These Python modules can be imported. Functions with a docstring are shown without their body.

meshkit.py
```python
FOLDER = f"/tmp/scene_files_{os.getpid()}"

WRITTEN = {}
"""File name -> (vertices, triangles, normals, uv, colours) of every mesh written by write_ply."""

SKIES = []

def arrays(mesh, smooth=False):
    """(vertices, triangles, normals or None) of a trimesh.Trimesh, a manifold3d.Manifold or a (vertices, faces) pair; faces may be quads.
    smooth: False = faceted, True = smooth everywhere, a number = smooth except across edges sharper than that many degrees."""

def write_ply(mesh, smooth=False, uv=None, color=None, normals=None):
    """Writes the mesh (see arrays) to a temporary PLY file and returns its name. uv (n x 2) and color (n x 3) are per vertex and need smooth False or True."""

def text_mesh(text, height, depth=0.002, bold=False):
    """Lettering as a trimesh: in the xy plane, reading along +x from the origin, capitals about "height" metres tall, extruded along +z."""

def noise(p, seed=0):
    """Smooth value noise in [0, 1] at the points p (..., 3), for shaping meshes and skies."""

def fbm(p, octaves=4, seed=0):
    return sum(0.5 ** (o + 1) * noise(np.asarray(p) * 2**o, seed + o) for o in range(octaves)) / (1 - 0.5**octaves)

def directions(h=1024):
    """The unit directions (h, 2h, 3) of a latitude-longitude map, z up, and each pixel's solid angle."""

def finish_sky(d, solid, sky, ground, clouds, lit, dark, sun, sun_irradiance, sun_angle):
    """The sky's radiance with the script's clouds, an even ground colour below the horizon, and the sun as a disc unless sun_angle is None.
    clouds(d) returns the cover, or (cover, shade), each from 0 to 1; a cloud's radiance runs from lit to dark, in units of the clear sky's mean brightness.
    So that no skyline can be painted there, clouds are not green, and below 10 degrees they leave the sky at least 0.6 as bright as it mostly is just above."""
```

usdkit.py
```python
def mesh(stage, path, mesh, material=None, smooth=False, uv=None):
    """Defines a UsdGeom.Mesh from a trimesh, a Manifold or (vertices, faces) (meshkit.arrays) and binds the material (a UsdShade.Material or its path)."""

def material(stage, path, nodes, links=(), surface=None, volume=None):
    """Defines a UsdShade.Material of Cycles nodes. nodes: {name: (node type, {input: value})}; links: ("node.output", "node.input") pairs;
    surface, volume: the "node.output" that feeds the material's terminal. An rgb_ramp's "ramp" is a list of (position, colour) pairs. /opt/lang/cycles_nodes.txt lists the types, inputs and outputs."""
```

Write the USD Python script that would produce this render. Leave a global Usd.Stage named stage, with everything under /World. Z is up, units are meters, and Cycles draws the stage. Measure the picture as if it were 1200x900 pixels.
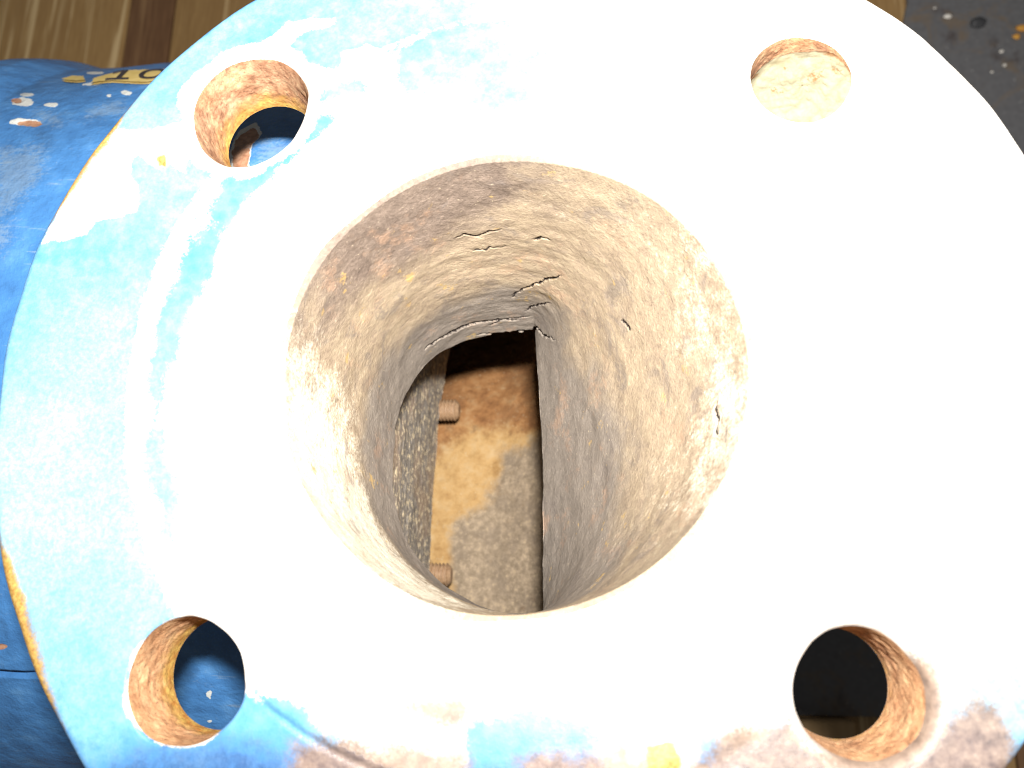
import math
import numpy as np, trimesh, meshkit, usdkit
from scipy.ndimage import gaussian_filter1d, map_coordinates
from scipy.spatial import Delaunay, cKDTree
from pxr import Usd, UsdGeom, UsdLux, UsdShade, Gf, Sdf, Vt

stage = Usd.Stage.CreateInMemory()
UsdGeom.SetStageUpAxis(stage, UsdGeom.Tokens.z); UsdGeom.SetStageMetersPerUnit(stage, 1.0)
UsdGeom.Xform.Define(stage, '/World'); UsdGeom.Scope.Define(stage, '/World/Looks')
LIFT = 0.295                                   # height of the flange face above the floor

# ------------------------------------------------------------------ camera, flash, exposure
RIGHT, UP, BACK = (np.array(v) for v in ((.99377, .00865, -.11118), (.01902, .96898, .24642), (.10986, -.24700, .96277)))
EYE = np.array([.014553, -.035364, .123718 + LIFT])

def frame(prim, at, right=RIGHT, up=UP, back=BACK):
    m = Gf.Matrix4d(*[float(x) for x in (*right, 0, *up, 0, *back, 0, *at, 1)])
    UsdGeom.Xformable(prim).AddTransformOp().Set(m)

cam = UsdGeom.Camera.Define(stage, '/World/Camera')
FOCAL = 6.0
cam.CreateFocalLengthAttr(FOCAL); cam.CreateHorizontalApertureAttr(FOCAL * 1200 / 938.96)
cam.CreateVerticalApertureAttr(FOCAL * 900 / 938.96)
cam.CreateClippingRangeAttr(Gf.Vec2f(.005, 50))
cam.CreateFStopAttr(4.5); cam.CreateFocusDistanceAttr(.165)
cam.CreateExposureAttr(0.0)
frame(cam, EYE)

# the camera's own flash, a small window just above and right of the lens: the picture's only strong light
flash = UsdLux.RectLight.Define(stage, '/World/flash')
flash.CreateWidthAttr(.016); flash.CreateHeightAttr(.010)
flash.CreateIntensityAttr(0.88); flash.CreateNormalizeAttr(True)
flash.CreateColorAttr(Gf.Vec3f(1.0, .97, .92))
PITCH = math.radians(24)                        # the flash head tips up a little from the lens axis
frame(flash, EYE + RIGHT * .008 + UP * .034 + BACK * .028, RIGHT, math.cos(PITCH) * UP + math.sin(PITCH) * BACK, math.cos(PITCH) * BACK - math.sin(PITCH) * UP)
# faint even fill from all round, added to lift the blacks
fill_dome = UsdLux.DomeLight.Define(stage, '/World/fill_light')
fill_dome.CreateIntensityAttr(.03); fill_dome.CreateColorAttr(Gf.Vec3f(1, .95, .88))

# ------------------------------------------------------------------ helpers
taken = {}
def numbered(path):
    n = taken.get(path, -1) + 1; taken[path] = n
    return path if n == 0 else f'{path}_{n:03d}'
def tag(p, label=None, category=None, group=None, kind=None):
    p = p.GetPrim() if hasattr(p, 'GetPrim') else p
    for k, v in (('label', label), ('category', category), ('group', group), ('kind', kind)):
        if v: p.SetCustomDataByKey(k, v)
    return p
def thing(name, label, category, group=None, loc=(0, 0, 0)):
    x = UsdGeom.Xform.Define(stage, numbered('/World/' + name)); x.AddTranslateOp().Set(Gf.Vec3d(*loc))
    return tag(x, label, category, group)
def obj(name, mesh, mat, parent='/World', smooth=True, label=None, attrs=None):
    parent = parent if isinstance(parent, str) else str(parent.GetPath())
    p = usdkit.mesh(stage, numbered(f'{parent}/{name}'), mesh, mat, smooth)
    for k, v in (attrs or {}).items():
        UsdGeom.PrimvarsAPI(p).CreatePrimvar(k, Sdf.ValueTypeNames.FloatArray, 'vertex').Set(Vt.FloatArray.FromNumpy(np.asarray(v, np.float32)))
    if label: tag(p, label)
    return p.GetPrim()
def up(v): v = np.array(v, float); v[..., 2] += LIFT; return v

def grid_faces(n, m, wrap=False, flip=False):
    i, j = np.meshgrid(np.arange(n if wrap else n - 1), np.arange(m - 1), indexing='ij'); i2 = (i + 1) % n
    q = np.stack([i * m + j, i2 * m + j, i2 * m + j + 1, i * m + j + 1], -1).reshape(-1, 4)
    return q[:, ::-1] if flip else q
def signed(poly, p):
    """Signed distance of the points p (n, 2) to a polygon's outline, positive inside."""
    poly = np.asarray(poly, float); a, b = poly, np.roll(poly, -1, 0); out = np.full(len(p), 1e9); ins = np.zeros(len(p), bool)
    for q, r in zip(a, b):
        e = r - q; w = p - q; t = np.clip((w @ e) / max(e @ e, 1e-12), 0, 1)
        out = np.minimum(out, ((w - t[:, None] * e) ** 2).sum(1))
        c = (q[1] > p[:, 1]) != (r[1] > p[:, 1])
        if r[1] != q[1]: ins ^= c & (p[:, 0] < (r[0] - q[0]) * (p[:, 1] - q[1]) / (r[1] - q[1]) + q[0])
    return np.where(ins, 1, -1) * np.sqrt(out)
def soft(polys, p, w):
    """0 .. 1 field that passes 0.5 on the outlines, w millimetres wide."""
    f = np.full(len(p), -1e9)
    for q in polys: f = np.maximum(f, signed(q, p))
    return np.clip(.5 + f / w, 0, 1)
def smoothstep(a, b, x): t = np.clip((x - a) / (b - a), 0, 1); return t * t * (3 - 2 * t)
def fbm(p, scale, octaves=4, seed=0): return meshkit.fbm(np.asarray(p) * scale, octaves, seed) - .5
def revolve(profile, n=48, axis='z'):
    a = np.linspace(0, 2 * np.pi, n, endpoint=False); r, h = np.array(profile, float).T
    v = np.stack([np.cos(a)[:, None] * r, np.sin(a)[:, None] * r, np.broadcast_to(h, (n, len(h)))], -1)
    if axis == 'x': v = v[..., [2, 0, 1]]
    return v.reshape(-1, 3), grid_faces(n, len(h), True)
def bar(x0, x1, y0, y1, z0, z1, c=.001):
    b = trimesh.creation.box([x1 - x0 - 2 * c, y1 - y0 - 2 * c, z1 - z0 - 2 * c])
    pts = np.vstack([b.vertices + d for d in np.vstack([np.eye(3), -np.eye(3)]) * c])
    h = trimesh.convex.convex_hull(pts); h.apply_translation([(x0 + x1) / 2, (y0 + y1) / 2, (z0 + z1) / 2]); return h

# ------------------------------------------------------------------ materials
class Look:
    """A small builder of node graphs: colour layers driven by noise and by the mesh's own wear and painted-light attributes."""
    def __init__(s, name): s.name, s.n, s.l, s.k = name, {}, [], 0; s.n['geo'] = ('geometry', {})
    def add(s, kind, values=None, **links):
        s.k += 1; nm = f'n{s.k}'; s.n[nm] = (kind, values or {})
        for k, v in links.items(): s.l.append((v, f'{nm}.{k}'))
        return nm
    def noise(s, scale, detail=4, rough=.55, stretch=None, distortion=0, kind='fBM'):
        src = 'geo.position'
        if stretch: src = s.add('mapping', {'scale': stretch}, vector=src) + '.vector'
        return s.add('noise_texture', {'scale': scale, 'detail': detail, 'roughness': rough, 'distortion': distortion, 'type': kind}, vector=src) + '.fac'
    def voronoi(s, scale, feature='f1'): return s.add('voronoi_texture', {'scale': scale, 'feature': feature}, vector='geo.position') + '.distance'
    def attr(s, name): return s.add('attribute', {'attribute': name}) + '.fac'
    def math(s, op, a, b=None, clamp=False, c=None):
        v, l = {'math_type': op, 'use_clamp': clamp}, {}
        for k, x in (('value1', a), ('value2', b), ('value3', c)):
            if isinstance(x, str): l[k] = x
            elif x is not None: v[k] = x
        return s.add('math', v, **l) + '.value'
    def ramp(s, fac, stops): return s.add('rgb_ramp', {'ramp': stops}, fac=fac) + '.color'
    def step(s, fac, a, b): return s.add('map_range', {'range_type': 'smoothstep', 'from_min': a, 'from_max': b, 'clamp': True}, value=fac) + '.result'
    def edge(s, attribute, noise, amount, w=.05):
        """The attribute's outline roughened by noise, as a crisp 0 / 1 mask."""
        return s.step(s.math('multiply_add', s.math('subtract', noise, .5), amount, c=s.attr(attribute)), .5 - w, .5 + w)
    def mix(s, fac, a, b, how='mix'):
        v, l = {'mix_type': how}, {}
        for k, x in (('fac', fac), ('color1', a), ('color2', b)):
            if isinstance(x, str): l[k] = x
            else: v[k] = x
        return s.add('mix', v, **l) + '.color'
    def done(s, color, rough=.6, height=None, dist=.0002, strength=.6, spec=.5, metallic=0., coat=0.):
        v = {'specular_ior_level': spec, 'metallic': metallic, 'coat_weight': coat, 'coat_roughness': .25}; l = []
        if isinstance(rough, str): l.append((rough, 'p.roughness'))
        else: v['roughness'] = rough
        if isinstance(color, str): l.append((color, 'p.base_color'))
        else: v['base_color'] = color
        if height: 
            s.n['bump'] = ('bump', {'distance': dist, 'strength': strength}); l += [(height, 'bump.height'), ('bump.normal', 'p.normal')]
        s.n['p'] = ('principled_bsdf', v)
        return usdkit.material(stage, '/World/Looks/' + s.name, s.n, s.l + l, surface='p.BSDF')

def rust_color(k, dark=(.13, .05, .025), mid=(.33, .15, .07), light=(.52, .30, .16), scale=1.):
    return k.ramp(k.noise(420 * scale, 6, .65), [(.28, dark), (.45, mid), (.6, light), (.75, (.55, .38, .16))])

def flange_look():
    k = Look('flange_paint')
    big, mid, fine = k.noise(60, 5, .6), k.noise(330, 5, .65), k.noise(1500, 4, .7)
    paint = k.ramp(mid, [(.3, (.045, .17, .40)), (.5, (.075, .235, .48)), (.72, (.15, .34, .56))])
    paint = k.mix(k.edge('fresh_or_dim', mid, 1.0, .35), paint, k.ramp(fine, [(.35, (.022, .065, .17)), (.65, (.04, .10, .23))]))
    pale_mask = k.edge('paler', k.noise(160, 6, .7), .7, .6)
    paint = k.mix(pale_mask, paint, k.ramp(fine, [(.35, (.17, .36, .50)), (.65, (.30, .47, .56))]))
    bare_or_glare = k.ramp(mid, [(.3, (.52, .48, .43)), (.5, (.66, .63, .59)), (.7, (.75, .73, .70))])
    bare_or_glare = k.mix(k.step(k.noise(900, 5, .75), .62, .72), bare_or_glare, (.40, .30, .20))
    mixed = k.math('multiply_add', k.noise(2600, 4, .75), .35, c=k.math('multiply_add', fine, .3, c=k.math('multiply', mid, .35)))
    mb = k.edge('bare_or_glare', mixed, 1.7, .16)
    col = k.mix(mb, paint, bare_or_glare)
    mr = k.math('multiply', k.edge('rust', mixed, 2.2, .4), .92)
    col = k.mix(mr, col, k.ramp(k.noise(520, 6, .7), [(.3, (.075, .042, .026)), (.47, (.145, .092, .064)), (.6, (.20, .135, .095)), (.75, (.29, .215, .16))]))
    mo = k.edge('ochre', mixed, 1.0, .22)
    col = k.mix(mo, col, k.ramp(fine, [(.35, (.26, .13, .03)), (.65, (.46, .30, .09))]))
    h = k.math('add', k.math('multiply', mb, -.5), k.math('multiply', mixed, .9))
    rough = k.math('multiply_add', mb, .12, c=.40)
    return k.done(col, rough, h, .00025, .55)

def hole_look():
    k = Look('rusted_hole')
    col = k.ramp(k.noise(380, 7, .7), [(.28, (0.085, 0.035, 0.020)), (.42, (0.218, 0.107, 0.059)), (.52, (0.304, 0.169, 0.098)), (.62, (0.366, 0.236, 0.142)), (.74, (0.403, 0.291, 0.168))])
    col = k.mix(k.attr('pale'), col, k.ramp(k.noise(380, 7, .7), [(.3, (.30, .14, .065)), (.48, (.48, .26, .13)), (.7, (.62, .40, .22))]))
    low = k.edge('deep', k.noise(500, 4), .7, .35)
    col = k.mix(low, col, k.ramp(k.noise(600, 4), [(.35, (0.302, 0.125, 0.025)), (.65, (0.437, 0.284, 0.072))]))
    col = k.mix(k.math('multiply', k.step(k.noise(1100, 3, .6), .60, .72), .6), col, (0.061, 0.028, 0.019))
    return k.done(col, .8, k.noise(900, 6, .7), .0005, .9, .3)

def throat_look():
    k = Look('throat_scale')
    big, mid, fine = k.noise(75, 5, .6, distortion=.6), k.noise(260, 7, .7), k.noise(2600, 3, .7)
    grain = k.noise(1300, 4, .75)
    both = k.math('multiply_add', k.math('subtract', k.math('multiply_add', grain, .5, c=k.math('multiply', mid, .5)), .5), 1.15, c=.5)
    tan = k.ramp(both, [(.3, (0.180, 0.134, 0.095)), (.43, (0.242, 0.186, 0.131)), (.56, (0.293, 0.231, 0.158)), (.7, (0.360, 0.297, 0.210))])
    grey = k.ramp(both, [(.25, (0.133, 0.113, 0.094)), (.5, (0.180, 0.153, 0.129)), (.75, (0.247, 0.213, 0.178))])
    brown = k.ramp(both, [(.32, (0.090, 0.066, 0.053)), (.5, (0.148, 0.112, 0.089)), (.68, (0.223, 0.170, 0.136))])
    cream = k.ramp(both, [(.3, (0.362, 0.300, 0.213)), (.46, (0.524, 0.470, 0.377)), (.65, (0.646, 0.609, 0.522))])
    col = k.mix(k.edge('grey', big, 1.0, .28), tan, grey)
    col = k.mix(k.edge('brown', big, 1.1, .25), col, brown)
    col = k.mix(k.edge('cream', k.math('multiply_add', both, .6, c=k.math('multiply', big, .4)), 2.0, .24), col, cream)
    col = k.mix(k.math('multiply', k.step(k.noise(85, 7, .75), .55, .68), .45), col, (0.362, 0.225, 0.145))
    col = k.mix(k.math('multiply', k.step(k.noise(95, 5, .7, distortion=1.), .54, .70), .6), col, (0.131, 0.109, 0.097))
    col = k.mix(k.math('multiply', k.step(k.noise(180, 5, .7), .62, .68), .75), col, (0.383, 0.259, 0.097))
    col = k.mix(k.math('multiply', k.step(k.noise(1500, 2, .5), .68, .74), .45), col, (0.454, 0.380, 0.270))
    col = k.mix(k.math('multiply', k.step(fine, .60, .75), .4), col, (0.101, 0.075, 0.063))
    col = k.mix(k.step(k.attr('crack'), .15, .7), col, (0.022, 0.015, 0.013))
    h = k.math('add', k.math('multiply', fine, .5), k.math('multiply', grain, .7))
    return k.done(col, .8, h, .0004, .6, .3)

def wall_look():
    k = Look('volute_wall_scale')
    col = k.ramp(k.noise(420, 6, .7), [(.3, (.15, .135, .12)), (.5, (.24, .21, .185)), (.68, (.34, .30, .25))])
    col = k.mix(k.math('multiply', k.step(k.noise(60, 4), .46, .62), .7), col, (.34, .235, .16))
    col = k.mix(k.step(k.noise(700, 4, .7, (1, .7, .8)), .52, .60), col, (.66, .54, .36))
    return k.done(col, .8, k.noise(1300, 5, .7), .0004, .6, .3)

def bottom_look():
    k = Look('volute_floor_rust')
    mid = k.noise(220, 6, .68)
    rust = k.ramp(mid, [(.3, (0.134, 0.056, 0.019)), (.5, (0.236, 0.111, 0.040)), (.7, (0.296, 0.171, 0.077))])
    yel = k.ramp(mid, [(.3, (0.248, 0.142, 0.051)), (.5, (0.346, 0.217, 0.090)), (.7, (0.380, 0.264, 0.136))])
    grey = k.ramp(k.noise(500, 7, .75), [(.3, (.135, .10, .066)), (.5, (.215, .165, .112)), (.56, (.26, .20, .14)), (.7, (.35, .265, .165))])
    rust = k.mix(k.math('multiply', k.step(k.noise(60, 5, .6), .45, .6), .5), rust, (.16, .075, .03))
    col = k.mix(k.edge('yellow', mid, 1.3, .45), rust, yel)
    grey = k.mix(k.math('multiply', k.step(k.noise(130, 5, .65), .45, .65), .5), grey, (.13, .10, .075))
    col = k.mix(k.edge('grey', mid, 1.3, .42), col, grey)
    col = k.mix(k.math('multiply', k.step(k.noise(1000, 3, .6), .64, .71), .8), col, (0.358, 0.275, 0.170))
    col = k.mix(k.math('multiply', k.step(k.noise(150, 4, .6), .60, .74), .55), col, (0.097, 0.055, 0.029))
    return k.done(col, .85, k.noise(600, 6, .7), .0006, .8, .3)

def casing_look():
    k = Look('casing_paint')
    mid, fine = k.noise(120, 5, .6), k.noise(1300, 4, .7)
    col = k.ramp(mid, [(.3, (.042, .14, .34)), (.55, (.058, .19, .44)), (.75, (.10, .26, .52))])
    streak = k.noise(520, 5, .7, (.35, 1, .6), 1.5)
    col = k.mix(k.math('multiply', k.edge('scuff', k.math('multiply_add', fine, .45, c=k.math('multiply', streak, .55)), 3.4, .3), .38), col, (.27, .35, .40))
    col = k.mix(k.math('multiply', k.step(k.noise(240, 5, .75, (.25, 1, 1)), .66, .74), .4), col, (.24, .32, .40))
    col = k.mix(k.edge('white', fine, .7, .06), col, (.62, .63, .60))
    col = k.mix(k.edge('rust', fine, .7, .06), col, k.ramp(k.noise(700, 5), [(.35, (.30, .14, .08)), (.65, (.48, .27, .17))]))
    col = k.mix(k.math('multiply', k.step(k.noise(330, 4, .7, (.12, 1, 1)), .63, .70), .35), col, (.30, .38, .44))
    col = k.mix(k.math('multiply', k.step(k.noise(55, 5, .7), .55, .70), .45), col, (.03, .07, .15))
    return k.done(col, .30, k.math('add', k.math('multiply', fine, .3), k.math('add', k.noise(90, 3), k.math('multiply', k.noise(420, 4), .6))), .0009, .5, .5)

def plain(name, a, b, scale=500, rough=.7, dist=.0002, spec=.4, metallic=0., stretch=None):
    k = Look(name); f = k.noise(scale, 5, .65, stretch)
    return k.done(k.ramp(f, [(.3, a), (.7, b)]), rough, f, dist, .6, spec, metallic)

def wood_look(name, a, b, c):
    k = Look(name); f = k.noise(150, 4, .65, (1, .03, 1), .5); g = k.noise(900, 4, .7, (1, .05, 1)); w = k.noise(40, 3, .5, (1, .03, 1), .2)
    col = k.mix(k.step(f, .54, .66), k.mix(k.step(g, .35, .7), a, b), c)
    col = k.mix(k.math('multiply', k.step(w, .5, .68), .5), col, a)
    return k.done(col, .55, k.math('add', g, f), .0003, .5, .4)

M_FLANGE, M_HOLE, M_THROAT, M_WALL, M_BOTTOM, M_CASE = flange_look(), hole_look(), throat_look(), wall_look(), bottom_look(), casing_look()
M_STUD = plain('stud_rust', (.20, .115, .06), (.36, .235, .14), 900, .6, .0002, .5)
k = Look('plug_crust'); f = k.noise(450, 6, .7)
M_PLUG = k.done(k.mix(k.edge('edge', f, 1.4, .2), k.mix(k.step(k.noise(260, 6, .75), .57, .68), k.ramp(f, [(.3, (.135, .118, .07)), (.6, (.185, .172, .118))]), (.12, .06, .02)), (.11, .055, .022)), .85, f, .0006, .7, .2)
M_NECK = plain('neck_paint', (.03, .14, .34), (.05, .19, .42), 200, .5)
M_STICK = plain('sticker_yellow', (.50, .36, .10), (.62, .48, .20), 300, .5, .0001)
M_INK = plain('sticker_ink', (.02, .018, .02), (.04, .035, .04), 300, .5, .0001)
M_OAK = [wood_look('oak_light', (.29, .17, .065), (.39, .245, .10), (.60, .44, .23)), wood_look('oak_brown', (.12, .06, .028), (.18, .095, .045), (.25, .145, .07)),
         wood_look('oak_mid', (.25, .145, .055), (.34, .21, .085), (.52, .37, .19))]

# ------------------------------------------------------------------ the worn areas and painted flash glare
# outlines of chips, worn areas and painted flash glare (right flank) on the flange face, millimetres from the bore's axis
BARE_OR_GLARE = [[(-79.4, 41.2), (-73.5, 47.0), (-67.6, 46.6), (-61.1, 48.0), (-59.9, 37.5), (-63.9, 39.4), (-65.3, 37.8), (-67.1, 39.3), (-69.5, 41.8), (-70.9, 39.8), (-70.2, 37.2), (-68.6, 35.4), (-68.0, 29.8), (-71.8, 28.8), (-75.8, 27.8), (-78.5, 26.2), (-85.5, 24.3), (-83.5, 34.4)], [(-50.2, 63.2), (-45.7, 65.5), (-43.1, 67.9), (-33.2, 69.2), (-32.8, 67.8), (-38.7, 65.0), (-43.4, 62.5), (-47.6, 62.1)], [(-31.8, 60.4), (-27.0, 61.5), (-20.4, 56.8), (-18.5, 48.8), (-28.0, 50.3), (-31.7, 53.2)], [(-39.9, 59.2), (-32.9, 57.2), (-32.2, 51.1), (-35.6, 44.7), (-39.0, 38.1), (-39.0, 48.4)], [(7.7, 85.0), (109.0, 74.9), (87.2, -50.2), (70.8, -44.0), (68.5, -40.6), (61.1, -41.3), (58.1, -47.6), (37.0, -52.5), (13.7, -24.0), (6.0, 34.0)]]
PAINT = [[(-31.7, 46.2), (-33.9, 42.9), (-38.4, 40.6), (-41.3, 36.5), (-45.7, 32.5), (-49.9, 26.9), (-51.6, 20.5), (-54.1, 14.2), (-56.1, 5.0), (-58.5, -1.0), (-58.1, -9.8), (-54.9, -18.4), (-52.6, -29.3), (-55.7, -29.3), (-59.7, -18.3), (-61.5, -2.4), (-60.8, 8.2), (-58.8, 17.6), (-56.0, 27.2), (-51.3, 36.2), (-46.3, 39.7), (-40.2, 42.9), (-35.0, 47.3)], [(-25.3, 59.9), (-15.9, 64.6), (-0.2, 65.2), (6.0, 57.6), (3.0, 50.8), (-6.1, 46.3), (-9.3, 51.7), (-18.5, 50.5)], [(-9.9, 47.9), (-0.0, 51.4), (6.0, 48.6), (0.0, 46.2)], [(-6.0, -54.2), (0.9, -52.5), (13.2, -54.3), (14.8, -61.5), (-6.4, -62.2)], [(-41.5, -50.2), (-34.0, -51.3), (-28.5, -54.7), (-24.4, -57.6), (-33.3, -60.1), (-37.6, -55.6)], [(61.1, -45.8), (64.2, -43.5), (68.0, -44.6), (69.1, -47.4), (70.3, -51.7), (71.9, -56.0), (70.1, -55.2), (67.9, -50.7), (65.7, -49.1), (64.4, -50.8), (62.5, -48.6)], [(26.9, -55.6), (31.0, -55.1), (32.3, -57.1), (30.8, -59.0), (27.3, -59.1)], [(-37.2, 51.4), (-33.8, 53.7), (-28.2, 53.8), (-26.1, 51.1), (-31.9, 49.7), (-36.7, 49.3)], [(68.5, 39.6), (72.7, 40.9), (75.6, 37.9), (70.7, 35.9)]]
RUST = [[(-31.5, -58.0), (-24.4, -56.6), (-15.4, -57.1), (-5.9, -57.7), (-5.1, -64.9), (-34.1, -65.9)], [(0.9, -58.9), (8.3, -57.8), (20.3, -57.9), (24.9, -59.5), (24.7, -63.9), (1.0, -64.7)], [(-15.0, -51.5), (-11.8, -50.0), (-4.2, -51.2), (-5.4, -54.2), (-11.7, -54.9), (-15.5, -53.8)], [(24.9, -60.1), (29.2, -56.3), (33.5, -53.2), (41.1, -52.4), (43.1, -55.7), (48.0, -57.9), (57.4, -53.7), (59.2, -52.5), (64.6, -48.9), (68.3, -50.7), (70.1, -55.5), (70.6, -61.2), (26.5, -62.7)], [(13.1, -56.7), (18.5, -55.9), (19.0, -61.0), (13.6, -61.2)]]
OCHRE = [[(19.5, -56.9), (23.9, -55.8), (25.7, -58.9), (25.1, -60.6), (20.2, -60.8)], [(-66.7, 40.6), (-64.4, 41.2), (-63.6, 38.4), (-65.7, 38.3)]]
# the same on the casing: millimetres along its axis and round its girth
CASE_RUST = [[(-74.2, 50.3), (-71.1, 53.6), (-68.8, 49.2), (-70.1, 45.3), (-68.8, 38.0), (-72.5, 38.2), (-74.4, 43.1)], [(-131.5, 60.7), (-132.4, 59.4), (-135.8, 59.7), (-139.0, 60.6), (-139.8, 62.2), (-137.5, 63.1), (-133.7, 62.1)], [(-145.0, 75.0), (-144.8, 73.4), (-146.4, 73.5), (-148.2, 74.6), (-149.3, 76.4), (-148.8, 77.7), (-146.6, 76.6)], [(-125.5, -79.6), (-126.3, -80.3), (-127.6, -80.4), (-128.5, -80.1), (-128.3, -79.4), (-127.1, -78.8), (-125.9, -79.1)]]
CASE_WHITE = [[(-74.9, 51.5), (-71.1, 55.6), (-68.3, 50.1), (-69.8, 45.4), (-68.3, 36.5), (-72.8, 36.8), (-75.0, 42.7)], [(-143.7, 79.1), (-143.8, 77.7), (-145.9, 78.0), (-148.1, 79.0), (-149.1, 80.6), (-148.1, 81.7), (-145.4, 80.6)], [(-131.9, 70.5), (-132.2, 69.3), (-134.2, 69.5), (-136.1, 70.3), (-136.9, 71.8), (-135.8, 72.6), (-133.4, 71.8)], [(-140.2, 73.2), (-140.2, 70.7), (-143.3, 71.0), (-146.7, 72.6), (-148.4, 75.6), (-147.0, 77.6), (-143.0, 75.8)], [(-117.9, 74.1), (-117.8, 73.1), (-118.6, 73.2), (-119.5, 73.8), (-119.9, 74.8), (-119.7, 75.5), (-118.7, 75.0)], [(-112.5, 75.6), (-112.6, 74.3), (-114.1, 74.5), (-115.7, 75.3), (-116.4, 76.8), (-115.6, 77.8), (-113.7, 76.9)], [(-132.0, 61.1), (-133.2, 59.7), (-137.5, 60.0), (-141.4, 61.2), (-142.3, 63.0), (-139.5, 64.0), (-134.7, 62.8)], [(-78.5, -93.7), (-79.1, -95.1), (-79.6, -95.2), (-79.9, -94.5), (-79.6, -93.2), (-78.9, -92.1), (-78.5, -92.6)], [(-80.8, -103.3), (-81.3, -104.0), (-81.8, -104.0), (-82.2, -103.7), (-82.0, -103.1), (-81.4, -102.6), (-80.9, -102.8)], [(-133.9, 101.0), (-134.2, 99.5), (-137.3, 100.5), (-140.5, 102.4), (-142.0, 105.0), (-140.5, 106.0), (-136.4, 103.4)], [(-125.6, 84.4), (-126.4, 83.4), (-129.5, 83.9), (-132.4, 85.0), (-133.1, 86.4), (-131.1, 86.9), (-127.6, 85.7)], [(-147.7, 117.1), (-148.6, 117.2), (-150.3, 117.2), (-151.6, 117.1), (-151.4, 116.9), (-149.9, 116.8), (-148.3, 116.9)]]
CASE_SCUFF = [[(-141.3, 51.1), (-126.9, 49.9), (-121.2, 40.4), (-124.0, 30.6), (-130.1, 23.2)], [(-130.3, 23.9), (-124.2, 24.1), (-123.6, 16.4), (-127.5, 14.7)], [(-120.6, 67.1), (-114.1, 71.4), (-108.4, 62.5), (-119.7, 60.7)], [(-69.0, 49.2), (-57.9, 46.6), (-56.9, 36.0), (-66.6, 36.7)], [(-138.0, 68.2), (-128.8, 64.8), (-124.8, 58.7), (-133.1, 60.8)]]
VOLUTE_GREY = [(2.1, 16.0), (-3.5, 14.7), (-8.5, 10.8), (-17.2, 7.2), (-20.7, -0.4), (-24.5, -8.9), (-33.0, -14.9), (-34.2, -22.5), (-33.2, -38.3), (-28.6, -58.6), (17.1, -57.8), (18.8, 15.8)]
VOLUTE_YELLOW = [(-44.4, 3.7), (-38.8, 9.4), (-34.9, 13.6), (-28.1, 16.4), (-17.3, 16.8), (-9.4, 15.6), (2.1, 13.2), (1.6, -58.1), (-46.1, -58.9)]
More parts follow.
